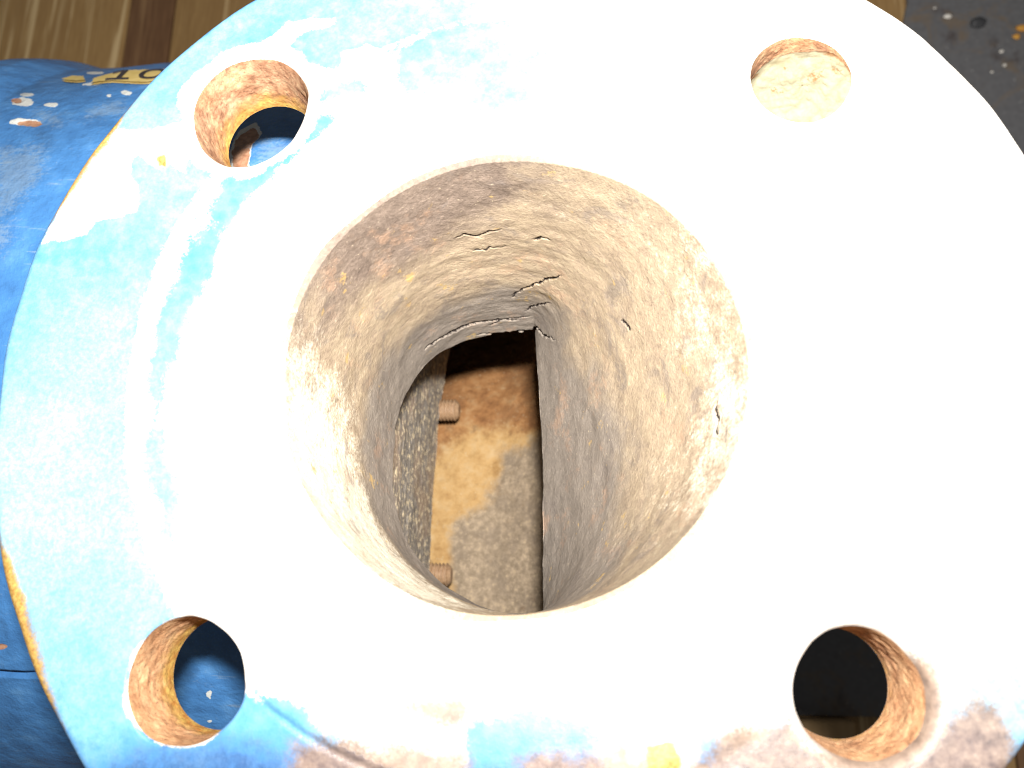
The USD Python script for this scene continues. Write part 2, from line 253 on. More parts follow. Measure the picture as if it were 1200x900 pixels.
# cracks in the throat: points (angle, depth along the wall), half width and depth in millimetres
CRACKS = [([(1.911, 0.307), (1.776, 0.32), (1.641, 0.323)], 0.2, 0.6), ([(1.632, 0.703), (1.492, 0.655), (1.27, 0.568), (1.152, 0.512)], 0.22, 0.8), ([(1.628, 0.725), (1.588, 0.693)], 0.2, 0.6), ([(2.334, 0.885), (2.177, 0.885), (2.029, 0.888), (1.933, 0.888), (1.763, 0.902), (1.636, 0.907)], 0.5, 3.0), ([(1.889, 0.983), (1.724, 1.0), (1.619, 1.0), (1.095, 0.9), (0.855, 0.807)], 0.35, 2.0), ([(1.444, 0.355), (1.326, 0.348)], 0.22, 0.6), ([(6.209, 0.128), (6.122, 0.105), (6.008, 0.1)], 0.18, 0.5), ([(0.585, 0.417), (0.502, 0.39)], 0.2, 0.5), ([(1.597, 0.848), (1.401, 0.787), (1.143, 0.685)], 0.2, 0.5), ([(1.82, 0.938), (1.671, 0.897), (1.553, 0.885)], 0.2, 0.5), ([(1.859, 0.393), (1.702, 0.417), (1.58, 0.413)], 0.15, 0.3)]
LIP_MM = [[0.4, -7.5, -66.8], [0.28, -5.24, -66.8], [0.15, -3.0, -66.8], [0.03, -0.77, -66.8], [-0.09, 1.43, -66.8], [-0.21, 3.59, -66.8], [-0.33, 5.7, -66.8], [-0.44, 7.76, -66.8], [-0.55, 9.75, -66.8], [-0.66, 11.67, -66.8], [-0.76, 13.5, -66.8], [-0.85, 15.25, -66.8], [-0.94, 16.89, -66.8], [-1.03, 18.44, -66.79], [-1.11, 19.87, -66.79], [-1.18, 21.18, -66.78], [-1.24, 22.37, -66.78], [-1.3, 23.43, -66.77], [-1.35, 24.36, -66.75], [-1.39, 25.15, -66.73], [-1.43, 25.79, -66.7], [-1.45, 26.29, -66.66], [-1.47, 26.64, -66.61], [-1.47, 26.84, -66.55], [-1.47, 26.89, -66.46], [-5.14, 26.8, -66.35], [-8.43, 26.59, -66.21], [-11.22, 26.27, -66.02], [-13.71, 25.83, -65.8], [-15.98, 25.27, -65.52], [-18.05, 24.59, -65.19], [-19.96, 23.79, -64.78], [-21.7, 22.86, -64.3], [-23.3, 21.81, -63.74], [-24.75, 20.63, -63.09], [-26.06, 19.33, -62.35], [-27.23, 17.92, -61.52], [-28.25, 16.38, -60.59], [-29.13, 14.73, -59.58], [-29.88, 12.97, -58.49], [-30.49, 11.1, -57.34], [-30.98, 9.13, -56.14], [-31.34, 7.05, -54.91], [-31.59, 4.86, -53.67], [-31.74, 2.55, -52.46], [-31.79, 0.09, -51.29], [-31.76, -2.57, -50.2], [-31.65, -5.61, -49.21], [-31.47, -10.2, -48.36], [-31.21, -12.47, -47.66], [-30.87, -14.62, -47.13], [-30.43, -16.7, -46.78], [-29.92, -18.7, -46.62], [-29.33, -20.64, -46.65], [-28.65, -22.52, -46.86], [-27.88, -24.33, -47.24], [-27.02, -26.08, -47.76], [-26.06, -27.76, -48.41], [-25.0, -29.37, -49.14], [-23.83, -30.91, -49.94], [-22.55, -32.38, -50.77], [-21.15, -33.76, -51.6], [-19.64, -35.05, -52.42], [-18.01, -36.25, -53.2], [-16.28, -37.34, -53.92], [-14.44, -38.32, -54.59], [-12.51, -39.19, -55.21], [-10.49, -39.93, -55.78], [-8.4, -40.55, -56.3], [-6.24, -41.04, -56.81], [-4.02, -41.4, -57.3], [-1.74, -41.62, -57.79], [0.65, -41.7, -58.3], [0.99, -41.65, -58.83], [0.95, -41.46, -59.39], [0.91, -41.12, -59.98], [0.86, -40.65, -60.59], [0.82, -40.03, -61.21], [0.77, -39.27, -61.83], [0.72, -38.37, -62.45], [0.68, -37.34, -63.04], [0.64, -36.17, -63.6], [0.6, -34.88, -64.12], [0.56, -33.46, -64.59], [0.53, -31.93, -65.01], [0.51, -30.29, -65.37], [0.48, -28.54, -65.68], [0.46, -26.71, -65.94], [0.45, -24.79, -66.14], [0.44, -22.79, -66.31], [0.43, -20.73, -66.44], [0.42, -18.61, -66.54], [0.41, -16.45, -66.62], [0.41, -14.24, -66.67], [0.41, -12.01, -66.71], [0.4, -9.76, -66.74], [0.4, -7.5, -66.8]]
CASE_PROFILE = [[-0.24, -0.1971, -0.1771, -0.1708, -0.1638, -0.1577, -0.1514, -0.1383, -0.1308, -0.1233, -0.1, 0.05], [0.12872, 0.13222, 0.13272, 0.13313, 0.13245, 0.1305, 0.12856, 0.1283, 0.12864, 0.12898, 0.1283, 0.1283]]
SEAM = -87.5
GIRTH = 4.1


R_OUT, THICK = .0903, .0133
FACE_STEP = .0631                                   # edge of the raised sealing face
HOLES = [  # front centre, front radii, back centre, back radius: the bolt holes
    ((-.0490, .0498), (.0111, .0116), (-.0495, .0495), .0092),
    ((.0495, .0495), (.0084, .0085), (.0495, .0495), .0083),
    ((-.0499, -.0496), (.0096, .0095), (-.0495, -.0495), .0091),
    ((.0502, -.0494), (.0091, .0091), (.0495, -.0491), .0082)]
ROUND = [.0012, .0006, .0006, .0022]
BORE = .0391
LIP = np.array(LIP_MM) * 1e-3                     # lower lip of the throat: a circle closed by a straight side
BORE_AT = np.array([-.0004, -.0011])
def bore_radius(phi): return BORE + .0003 * np.sin(3 * phi + .6) + .0003 * np.sin(7 * phi + 2) + .00015 * np.sin(13 * phi)
def hole_front(i, a):
    (cx, cy), (rx, ry), _, _ = HOLES[i]
    w = 1 + .014 * np.sin(3 * a + i) + .005 * np.sin(7 * a + 2 * i) + .0015 * np.sin(17 * a)
    return np.stack([cx + rx * w * np.cos(a), cy + ry * w * np.sin(a)], -1)
def rim_radius(a): return R_OUT + .00025 * np.sin(5 * a) + .0002 * np.sin(11 * a + 1) + .00012 * np.sin(29 * a)

pump = thing('pump', 'blue painted pump with chipped rusty outlet flange round a wide open bore', 'pump')

# ------------------------------------------------------------------ flange: face, rim and back
def build_flange():
    edges = []                                      # (outline function, sign: +1 material inside it, rounding)
    rings, holes_xy = [], []
    def loop(fn, n, rho, grow):
        a = np.linspace(0, 2 * np.pi, n, endpoint=False); base = fn(a); c = base.mean(0); d = base - c; u = d / np.linalg.norm(d, axis=1, keepdims=True)
        out = []
        for s in (0, .12, .28, .5, .75, 1.0): out.append(base + u * grow * rho * s)
        start = sum(map(len, rings)); rings.extend(out); return np.arange(start, start + n)
    outer = loop(lambda a: rim_radius(a)[:, None] * np.stack([np.cos(a), np.sin(a)], -1), 900, .0018, -1)
    bore = loop(lambda a: BORE_AT + bore_radius(a)[:, None] * np.stack([np.cos(a), np.sin(a)], -1), 960, .0010, 1)
    hs = [loop(lambda a, i=i: hole_front(i, a), 220, ROUND[i], 1) for i in range(4)]
    g = np.arange(-.0905, .0905, .00056); X, Y = np.meshgrid(g, g * .9); X[1::2] += .00028
    p = np.stack([X.ravel(), Y.ravel()], 1) 
    g2 = np.arange(-.0905, .0905, .0005); X, Y = np.meshgrid(np.arange(-.0905, .0905, .00056), g2); X[1::2] += .00028; p = np.stack([X.ravel(), Y.ravel()], 1)
    ringp = np.vstack(rings)
    def inside(q, slack=0.):
        a = np.arctan2(q[:, 1], q[:, 0]); r = np.hypot(q[:, 0], q[:, 1])
        ok = r < rim_radius(a) - slack; w = q - BORE_AT; ok &= np.hypot(w[:, 0], w[:, 1]) > bore_radius(np.arctan2(w[:, 1], w[:, 0])) + slack
        for i, ((cx, cy), (rx, ry), _, _) in enumerate(HOLES):
            e = np.arctan2((q[:, 1] - cy) / ry, (q[:, 0] - cx) / rx); f = hole_front(i, e)
            ok &= np.hypot(q[:, 0] - cx, q[:, 1] - cy) > np.hypot(f[:, 0] - cx, f[:, 1] - cy) + slack
        return ok
    p = p[inside(p, .0002)]
    far, _ = cKDTree(ringp).query(p); p = p[far > .00028]
    pts = np.vstack([ringp, p]); tri = Delaunay(pts).simplices; cen = pts[tri].mean(1); tri = tri[inside(cen, 1e-5)]
    a, b, c = (pts[tri[:, k]] for k in range(3)); cr = (b - a)[:, 0] * (c - a)[:, 1] - (b - a)[:, 1] * (c - a)[:, 0]
    tri = tri[np.abs(cr) > 1e-12]; cr = cr[np.abs(cr) > 1e-12]; tri[cr < 0] = tri[cr < 0][:, ::-1]
    r = np.hypot(*pts.T); ang = np.arctan2(pts[:, 1], pts[:, 0]); P3 = np.c_[pts, 0 * r]
    z = np.zeros(len(pts))
    def rounding(outline, rho):
        d, _ = cKDTree(outline).query(pts); d = np.minimum(d, rho)
        return -(rho - np.sqrt(np.maximum(rho * rho - (rho - d) ** 2, 0)))
    fine_outer = np.stack([np.cos(t), np.sin(t)], -1) * rim_radius(t)[:, None] if (t := np.linspace(0, 2 * np.pi, 4000)) is not None else None
    fine_bore = BORE_AT + np.stack([np.cos(t), np.sin(t)], -1) * bore_radius(t)[:, None]
    z += rounding(fine_outer, .0018) + rounding(fine_bore, .0010)
    for i in range(4): z += rounding(hole_front(i, np.linspace(0, 2 * np.pi, 1200)), ROUND[i])
    step = FACE_STEP + .0004 * fbm(P3, 120, 3, 5)
    z -= .0007 * smoothstep(step - .0004, step + .0030, r)
    z += .00035 * fbm(P3, 60, 5, 1) + .00012 * fbm(P3, 400, 4, 2)
    mm = pts * 1e3
    n1, n2 = fbm(P3, 130, 4, 11), fbm(P3, 45, 4, 12)
    low_left = np.exp(-((np.degrees(ang) + 114) / 13) ** 4); z -= .0006 * low_left * np.exp(-((r - FACE_STEP - .0012) / .00045) ** 2)
    bare_or_glare = smoothstep(FACE_STEP + .0012, FACE_STEP - .0012, r + .0015 * n1)
    bare_or_glare = np.where(r < FACE_STEP, .93 + .5 * n1, .05 + .55 * n1)
    bare_or_glare = np.maximum(bare_or_glare, np.clip(1.15 - np.abs(r - FACE_STEP - .0008) / .0019 * .62 + .5 * n1, 0, 1) * (1 - low_left))
    wob = mm + np.stack([fbm(P3, 200, 4, 21), fbm(P3, 200, 4, 22)], 1) * 3.0
    bare_or_glare = np.maximum(bare_or_glare, soft(BARE_OR_GLARE[:4], wob, 1.6)); bare_or_glare = np.maximum(bare_or_glare, soft(BARE_OR_GLARE[4:5], wob, 1.6)); bare_or_glare = np.maximum(bare_or_glare, soft(BARE_OR_GLARE[5:], mm + 6 * np.c_[n2, n1], 14) * 1.02)  # right flank: flash overexposure painted in as pale bare metal
    bare_or_glare = np.minimum(bare_or_glare, 1 - soft(PAINT, wob, 6.0) * np.clip(1.15 + 1.6 * n1, .6, 1.1))
    for i in range(4):
        (cx, cy), (rx, ry), _, _ = HOLES[i]; d = np.hypot((pts[:, 0] - cx) / rx, (pts[:, 1] - cy) / ry)
        bare_or_glare = np.maximum(bare_or_glare, np.clip(1.45 - (d - 1) * 4.2 + 1.6 * n1, 0, 1) * (i != 2) + np.clip(.75 - (d - 1) * 8 + 1.6 * n1, 0, 1) * (i == 2))
    rust = soft(RUST, wob, 5.5) * 1.05
    rimd = (rim_radius(ang) - r) * 1e3
    strip = np.maximum(np.exp(-((np.degrees(ang) - 152) / 9) ** 2), 1.25 * np.exp(-((np.degrees(ang) + 152) / 9) ** 2))
    rust = np.maximum(rust, np.clip(1.3 - rimd / (.7 + 2.2 * strip), 0, 1) * np.clip(.35 + .7 * strip + n1, 0, 1))
    h = HOLES[3][0]; d = np.hypot(pts[:, 0] - h[0], pts[:, 1] - h[1]) / .0091
    rust = np.maximum(rust, np.clip(1.25 - (d - 1) * 3.0, 0, 1) * smoothstep(-.2, .5, ((pts[:, 0] - h[0]) * .7 - (pts[:, 1] - h[1]) * .7) / .0091))
    ochre = np.maximum(soft(OCHRE, wob, 1.8), np.clip(1.05 - rimd / 3.6 + 1.4 * n1, 0, 1) * np.clip(strip * 1.5 - .2, 0, 1))
    paler = np.clip(.36 + .8 * n2 - .3 * soft(PAINT[:1], mm, 8.) + .55 * smoothstep(.016, -.014, np.abs(pts[:, 1] + .026) - .014) + .3 * smoothstep(-.02, .05, pts[:, 0]), 0, 1)  # paler at random, in a band across the middle and toward the right
    fresh_or_dim = np.clip(smoothstep(-.052, -.070, pts[:, 1] + .012 * n2) + .3 * soft(PAINT[:1], mm, 8.) * smoothstep(0, .03, pts[:, 1]), 0, 1); paler = np.clip(paler - fresh_or_dim * .8 - .26 * soft(PAINT[1:3], wob, 14.), 0, 1)  # darker blue: flash falloff painted along the bottom, plus fresher paint in the crescent
    v = np.c_[pts, z]
    fl = obj('flange', (up(v), tri), M_FLANGE, pump, True, attrs=dict(bare_or_glare=bare_or_glare, rust=rust, ochre=ochre, paler=paler, fresh_or_dim=fresh_or_dim))
    # rim and back
    n = 360; a = np.linspace(0, 2 * np.pi, n, endpoint=False); rr = rim_radius(a); prof = [(1, -.0029), (1.0, -.006), (.999, -.0105), (.99, -THICK), (.545, -THICK)]
    V = np.stack([np.stack([np.cos(a) * rr * s, np.sin(a) * rr * s, np.full(n, zz)], -1) for s, zz in prof], 1)
    V[..., :2] += (fbm(V, 150, 3, 3) * .0004)[..., None] * 0
    rim = V[:, :4].reshape(-1, 3); obj('rim', (up(rim), grid_faces(n, 4, True, True)), M_RIM, fl)
    # back ring with the holes left open
    bx = np.vstack([np.stack([np.cos(a) * rr * .99, np.sin(a) * rr * .99], -1), .0465 * np.stack([np.cos(a), np.sin(a)], -1)] +
                   [np.array(c) + rb * np.stack([np.cos(q), np.sin(q)], -1) for _, _, c, rb in HOLES for q in [np.linspace(0, 2 * np.pi, 96, endpoint=False)]])
    T = Delaunay(bx).simplices; c3 = bx[T].mean(1); ok = np.hypot(*c3.T) > .0465
    for _, _, c, rb in HOLES: ok &= np.hypot(c3[:, 0] - c[0], c3[:, 1] - c[1]) > rb * .999
    T = T[ok]; obj('flange_back', (up(np.c_[bx, np.full(len(bx), -THICK)]), T), M_NECK, fl)
    # the walls of the bolt holes
    for i in range(4):
        a = np.linspace(0, 2 * np.pi, 220, endpoint=False); f = hole_front(i, a); _, _, c, rb = HOLES[i]
        b = np.array(c) + rb * np.stack([np.cos(a), np.sin(a)], -1); ts = np.linspace(0, 1, 34)
        zt = z[hs[i]] - .00001
        V = np.stack([np.c_[f * (1 - t ** .8) + b * t ** .8, np.full(len(a), zt + (-THICK - zt) * t)] for t in ts], 1)
        nz = (.00045 * fbm(V, 350, 4, 30 + i) + .0004 * fbm(V, 1200, 3, 40 + i)) * (np.minimum(1, ts * 6) * np.minimum(1, (1 - ts) * 5))[None]
        u = V[..., :2] - np.array(c); u /= np.linalg.norm(u, axis=-1, keepdims=True); V[..., :2] += u * nz[..., None]
        deep = np.broadcast_to(np.clip((ts - [.45, .6, .42, .62][i]) * [1.5, 1, 1.7, 1.1][i], 0, 1), V.shape[:2]).ravel(); pale = np.clip([.05, .2, .85, .75][i] + 1.2 * fbm(V.reshape(-1, 3), 220, 3, 48 + i), 0, 1)  # lower two holes painted paler, for the stronger flash on their walls
        obj('bolt_hole', (up(V.reshape(-1, 3)), grid_faces(len(a), len(ts), True, False)), M_HOLE, fl, True, attrs=dict(deep=deep, pale=pale))
    # crust that fills the upper right bolt hole
    (cx, cy), (rx, ry), _, _ = HOLES[1]; a = np.linspace(0, 2 * np.pi, 90, endpoint=False); rs = np.linspace(0.02, 1, 30)
    P = np.stack([np.stack([cx + .0005 + .0087 * q * np.cos(a) , cy - .0007 + .0087 * q * np.sin(a)], -1) for q in rs], 1)
    along = ((P[..., 0] - cx) * .55 - (P[..., 1] - cy) * .83) / .0085
    zz = -.0022 + .0012 * along + .0016 * fbm(np.dstack([P, 0 * P[..., :1]]), 330, 4, 51) + .0006 * fbm(np.dstack([P, 0 * P[..., :1]]), 1300, 3, 52) - .0022 * (rs[None] ** 7) * np.clip(-along, 0, 1)
    V = np.dstack([P, zz]); low = V[:, -1:].copy(); low[..., 2] = -.009; V = np.concatenate([V, low], 1)
    obj('hole_plug', (up(V.reshape(-1, 3)), np.vstack([grid_faces(90, 31, True, True)])), M_PLUG, fl, True, attrs=dict(edge=np.tile(np.r_[np.clip((rs - .80) / .2, 0, 1) * .75, 1.], 90) * np.repeat(.45 + .55 * np.cos(a - .3), 31)), label='pale yellow crust that fills the upper right bolt hole')
    return fl, z[bore]
M_RIM = plain('rim_rust', (.30, .13, .05), (.55, .33, .16), 400, .8, .0004)
flange, BORE_TOP = build_flange()

# ------------------------------------------------------------------ throat: a round mouth that closes to a D
LIP_AT = np.linspace(0, 2 * np.pi, 97)
def throat_point(phi, t):
    rb = bore_radius(phi); k = t ** 1.06; L = np.stack([np.interp(np.mod(phi, 2 * np.pi), LIP_AT, LIP[:, i]) for i in range(3)], -1)
    F = np.stack([BORE_AT[0] + rb * np.cos(phi), BORE_AT[1] + rb * np.sin(phi), np.full_like(rb, -.0018)], -1)
    P = F * (1 - k)[..., None] + L * k[..., None]; P[..., 2] = F[..., 2] + (L[..., 2] - F[..., 2]) * t
    return P
def build_throat():
    n, m = 960, 250; phi = np.linspace(0, 2 * np.pi, n, endpoint=False); t = np.linspace(0, 1, m); PH, T = np.meshgrid(phi, t, indexing='ij')
    V = throat_point(PH, T); fade = np.minimum(1, T * 12)
    pad = lambda A, sg: gaussian_filter1d(A, sg, axis=0, mode='wrap')
    soft_w = (1 - smoothstep(.55, .98, T))[..., None]; V = V * (1 - soft_w) + pad(V, 34) * soft_w; V = V * .0 + pad(V, 5)
    V[:, 0] = throat_point(phi, np.zeros(n)); V[..., 2] += (BORE_TOP - .00001 - V[:, 0, 2])[:, None] * np.maximum(0, 1 - T * 10)
    V = gaussian_filter1d(V, 2, axis=1, mode='nearest') * fade[..., None] + V * (1 - fade[..., None])
    out = V.copy(); out[..., :2] -= np.array([-.006, -.004]); out[..., 2] = -.2; out /= 1
    du = np.roll(V, -1, 0) - np.roll(V, 1, 0); dv = np.gradient(V, axis=1); N = np.cross(du, dv); N /= np.linalg.norm(N, axis=-1, keepdims=True) + 1e-12   # away from the bore's axis
    if (N[..., 0] * np.cos(PH))[:, 10].mean() < 0: N = -N
    flat = V.reshape(-1, 3)
    d = (.0011 * fbm(flat, 70, 4, 61) + .0004 * fbm(flat, 260, 4, 62) + .00009 * fbm(flat, 1500, 3, 63)).reshape(n, m) * fade
    rip = fbm(flat * np.array([.35, 1, 1]), 260, 4, 64).reshape(n, m) * np.exp(-((PH - 1.6) / .6) ** 2) * smoothstep(.15, .4, T); d += .0007 * rip * fade
    tree = cKDTree(flat); g = np.zeros(n * m)
    for pts, w, depth in CRACKS:
        q = np.array(pts); line = np.vstack([np.linspace(a, b, 40) for a, b in zip(q[:-1], q[1:])]); l3 = np.c_[line * [1, 2], 0 * line[:, 0]]
        line = line + np.stack([fbm(l3, 14, 5, 71) * .045, fbm(l3, 14, 5, 72) * .05], 1)
        at = [np.mod(line[:, 0], 2 * np.pi) / (2 * np.pi) * n, np.clip(line[:, 1], 0, 1) * (m - 1)]
        L = np.stack([map_coordinates(V[..., c], at, order=1, mode='grid-wrap') for c in range(3)], -1)
        taper = np.interp(np.linspace(0, 1, len(L)), [0, .2, .75, 1], [.25, 1, .8, .15])
        dd, j = cKDTree(L).query(flat, distance_upper_bound=.003); hit = np.isfinite(dd); jj = np.minimum(j, len(L) - 1)
        ww = w * 1e-3 * taper[jj] * (.35 + 1.0 * meshkit.noise(l3 * [60, 60, 1], 75))[jj] + .00006
        g[hit] = np.maximum(g[hit], (1.1e-3 * depth * taper[jj] * np.exp(-(dd / ww) ** 4))[hit])
    d += g.reshape(n, m)
    V = V + N * d[..., None]
    V[:, -1, 2] += .0016 * fbm(flat.reshape(n, m, 3)[:, -1], 300, 4, 66)
    deg = np.degrees(PH)
    left = np.exp(-((deg -.192) / 75) ** 2)
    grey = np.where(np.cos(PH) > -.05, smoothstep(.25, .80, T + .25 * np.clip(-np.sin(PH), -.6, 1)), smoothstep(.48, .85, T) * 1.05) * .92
    brown = np.exp(-((deg - 125) / 48) ** 2) * smoothstep(.52, .1, T) * .95
    cream = np.clip(np.exp(-((deg - 214) / 42) ** 2) * smoothstep(.85, .35, T) * 1.05 + np.exp(-((deg - 20) / 60) ** 2) * smoothstep(.5, .0, T) * .36 + np.exp(-((deg - 345) / 40) ** 2) * smoothstep(.6, .0, T) * .48, 0, 1)  # cream residue, with flash overexposure painted in at lower left and right
    # a wall of its own: the same surface again 4 mm outwards
    coarse = V[::4, ::5] + N[::4, ::5] * .003; coarse[..., 2] = np.minimum(coarse[..., 2], -.003)
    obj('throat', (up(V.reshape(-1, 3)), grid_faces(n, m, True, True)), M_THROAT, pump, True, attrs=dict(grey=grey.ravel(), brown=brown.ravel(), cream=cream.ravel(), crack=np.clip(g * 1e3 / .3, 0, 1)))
build_throat()

# ------------------------------------------------------------------ the volute seen through the throat
def slab(P, back):
    """A grid (n, m, 3) with thickness: the grid, the same moved by back, and the sides between."""
    n, m, _ = P.shape; f = grid_faces(n, m); k = n * m
    ring = np.concatenate([np.arange(m), np.arange(1, n) * m + m - 1, (n - 1) * m + np.arange(m - 2, -1, -1), np.arange(n - 2, 0, -1) * m])
    nx = np.roll(ring, -1); side = np.stack([ring, ring + k, nx + k, nx], 1)
    return np.vstack([P.reshape(-1, 3), P.reshape(-1, 3) + back]), np.vstack([f, f[:, ::-1] + k, side])
def edge_z(y): return np.interp(y, [-.07, -.026, -.0144, -.003, .0196, .032, .043, .08], [-.1105, -.1113, -.1119, -.1138, -.1183, -.1250, -.1325, -.150]) - .0060
def floor_z(y): return edge_z(y) - .0155
def build_volute():
    # side wall: a plate that ends above the bottom of the chamber
    yy = np.linspace(-.065, .078, 300); ze = np.convolve(np.pad(edge_z(yy), 12, 'edge'), np.ones(25) / 25, 'valid'); ze = ze + .0005 * fbm(np.c_[yy, 0 * yy, 0 * yy], 260, 4, 80)
    Y, T = np.meshgrid(yy, np.linspace(0, 1, 200), indexing='ij'); Z = ze[:, None] * (1 - T) + -.0625 * T
    P = np.stack([np.full_like(Y, -.0373), Y, Z], -1); f = P.reshape(-1, 3)
    P[..., 0] += (.0008 * fbm(f, 130, 4, 81) + .0005 * fbm(f, 600, 4, 82)).reshape(Y.shape)
    q = slab(P, np.array([-.004, 0, 0])); obj('volute_wall', (up(q[0]), q[1]), M_WALL, pump)
    yy = np.linspace(-.065, .080, 380); X, Y = np.meshgrid(np.linspace(-.062, .045, 280), yy, indexing='ij')
    zf = np.convolve(np.pad(floor_z(yy), 12, 'edge'), np.ones(25) / 25, 'valid')
    P = np.stack([X, Y, np.broadcast_to(zf, X.shape)], -1); f = P.reshape(-1, 3)
    P[..., 2] += (.0020 * fbm(f, 75, 4, 83) + .0007 * fbm(f, 450, 4, 84)).reshape(X.shape) + .012 * smoothstep(-.022, .006, X)
    w = f[:, :2] * 1e3 + np.c_[fbm(f, 110, 4, 85), fbm(f, 110, 4, 86)] * 7
    yellow, grey = soft([VOLUTE_YELLOW], w, 9.), soft([VOLUTE_GREY], w, 6.)
    q = slab(P, np.array([0, 0, -.004]))
    obj('volute_floor', (up(q[0]), q[1]), M_BOTTOM, pump, attrs=dict(yellow=np.tile(yellow, 2), grey=np.tile(grey, 2)))
    for k, (y, z) in enumerate([(.0206, -.1272), (-.0316, -.1212)]):
        prof = [(0, .0), (.0020, 0.), (.0030, -.0008)]; x = -.0010
        while x > -.0132: prof += [(.0028, x), (.0035, x - .0003), (.0035, x - .00055), (.0028, x - .0009)]; x -= .00115
        prof += [(.0031, x - .001), (.0031, -.017)]
        v, fc = revolve(prof, 40, 'x'); v = v + np.array([-.0312, y, z]); v += (fbm(v, 700, 3, 90 + k) * .00015)[:, None]
        obj('stud', (up(v), fc[:, ::-1]), M_STUD, pump, 25)
build_volute()

# ------------------------------------------------------------------ casing, neck, foot
CY, CZ, CR = .025, -.165, .1283
def case_radius(x): return np.interp(x, CASE_PROFILE[0], CASE_PROFILE[1])
def build_casing():
    x = np.r_[np.linspace(-.23, -.192, 30)[:-1], np.arange(-.192, -.04, .0006), np.linspace(-.04, .047, 60)]
    th = np.r_[np.radians(np.linspace(-180, -66, 40))[:-1], np.arange(np.radians(-66), np.radians(62), .0006 / CR), np.radians(np.linspace(62, 180, 40))[:-1]]
    X, TH = np.meshgrid(x, th, indexing='ij'); r = case_radius(np.convolve(np.pad(x, 4, 'edge'), np.ones(9) / 9, 'valid'))[:, None] * np.ones_like(TH)
    base = np.stack([X, CY + r * np.sin(TH), CZ + r * np.cos(TH)], -1); f = base.reshape(-1, 3)
    r = r + (.0016 * fbm(f, 28, 3, 101) + .00035 * fbm(f, 160, 4, 102)).reshape(X.shape)
    s = TH * CR * 1e3; xm = X * 1e3
    seam = SEAM + .25 * np.sin(X * 200); r -= .0026 * np.exp(-((s - seam) / .55) ** 4) * smoothstep(-.09, -.105, X)
    par = np.c_[xm.ravel(), s.ravel()]; wob = par + np.c_[fbm(f, 420, 4, 103), fbm(f, 420, 4, 104)] * 1.6
    white = soft(CASE_WHITE, wob, .9); rust = soft(CASE_RUST, wob, .9); scuff = np.clip(soft(CASE_SCUFF, wob, 7) * .78, 0, 1)
    r -= (.0003 * rust).reshape(X.shape)
    V = np.stack([X, CY + r * np.sin(TH), CZ + r * np.cos(TH)], -1)
    F = grid_faces(len(x), len(th)); j = np.arange(len(x) - 1)      # close it round the girth
    m = len(th); F = np.vstack([F, np.stack([j * m + m - 1, (j + 1) * m + m - 1, (j + 1) * m, j * m], 1)])
    W = V.reshape(-1, 3); cen = W[F].mean(1); F = F[~((np.hypot(cen[:, 0], cen[:, 1]) < .0415) & (cen[:, 2] > -.1))]
    a0, a1 = len(W), len(W) + 1; W = np.vstack([W, [-.23, CY, CZ], [.047, CY, CZ]]); i = np.arange(m); i2 = (i + 1) % m; e = (len(x) - 1) * m
    caps = np.vstack([np.stack([i, i2, np.full(m, a0)], 1), np.stack([e + i2, e + i, np.full(m, a1)], 1)])
    tri = np.vstack([F[:, [0, 1, 2]], F[:, [0, 2, 3]], caps]); z2 = np.zeros(2)
    obj('casing', (up(W), tri[:, ::-1]), M_CASE, pump, True, attrs=dict(white=np.r_[white, z2], rust=np.r_[rust, z2], scuff=np.r_[scuff, z2]))
    # neck between flange and casing
    v, fc = revolve([(.0415, -.0128), (.0520, -.0128), (.0490, -.0155), (.0470, -.020), (.0465, -.075), (.0430, -.075), (.0415, -.0128)], 120)
    v = v + (fbm(v, 120, 3, 105) * .0006)[:, None]; obj('neck', (up(v), fc), M_NECK, pump)
    # feet down to the floor
    for xx in (-.20, -.02):
        obj('foot', bar(xx, xx + .05, CY - .07, CY + .07, 0.0, .052, .003), M_NECK, pump, 30)
    # sticker with its lettering, bent round the casing
    def bend(uv, lift): xx, ss = np.asarray(uv, float).T * 1e-3; rr = case_radius(xx) + lift; t = ss / CR; return np.stack([xx, CY + rr * np.sin(t), CZ + rr * np.cos(t)], -1)
    def patch(poly, name, mat, lift, parent, label=None):
        pl = np.array(poly); lo, hi = pl.min(0), pl.max(0); U, Vv = np.meshgrid(np.linspace(lo[0], hi[0], 60), np.linspace(lo[1], hi[1], 50), indexing='ij'); uv = np.c_[U.ravel(), Vv.ravel()]
        w = np.c_[uv * .001, 0 * uv[:, :1]]; d = signed(pl, uv + np.c_[fbm(w, 700, 3, 111), fbm(w, 700, 3, 112)] * 1.4)
        f = grid_faces(60, 50); f = f[(d[f] > 0).all(1)]; used = np.unique(f); re = np.full(len(uv), -1); re[used] = np.arange(len(used))
        top = bend(uv[used], lift + .0001 * 0); f = re[f]; bot = bend(uv[used], lift - .0006)
        return obj(name, (up(np.vstack([top, bot])), np.vstack([f[:, ::-1], f + len(used)])), mat, parent, label=label)
    shift = lambda p: [(u - 8.5, w + GIRTH) for u, w in p]
    st = patch(shift([(-120, 79), (-121.5, 84), (-117, 89.5), (-108, 90), (-98, 89.5), (-96, 77.5), (-104, 77), (-112, 78.5)]), 'sticker', M_STICK, .0009, pump, 'yellow sticker worn at its edges')
    patch(shift([(-133.5, 86.5), (-132, 90.5), (-127, 88), (-123.5, 83), (-127, 83.2)]), 'sticker_scrap', M_STICK, .0009, pump, 'torn scrap of yellow sticker')
    tm = meshkit.text_mesh('10', 9.5, 1.0); tm = tm.subdivide_to_size(1.2); tv = np.array(tm.vertices); 
    uv = np.c_[-125.3 + tv[:, 0] * 1.15 - .55 * tv[:, 1] * .35, 79.2 + GIRTH + tv[:, 1] * .95]
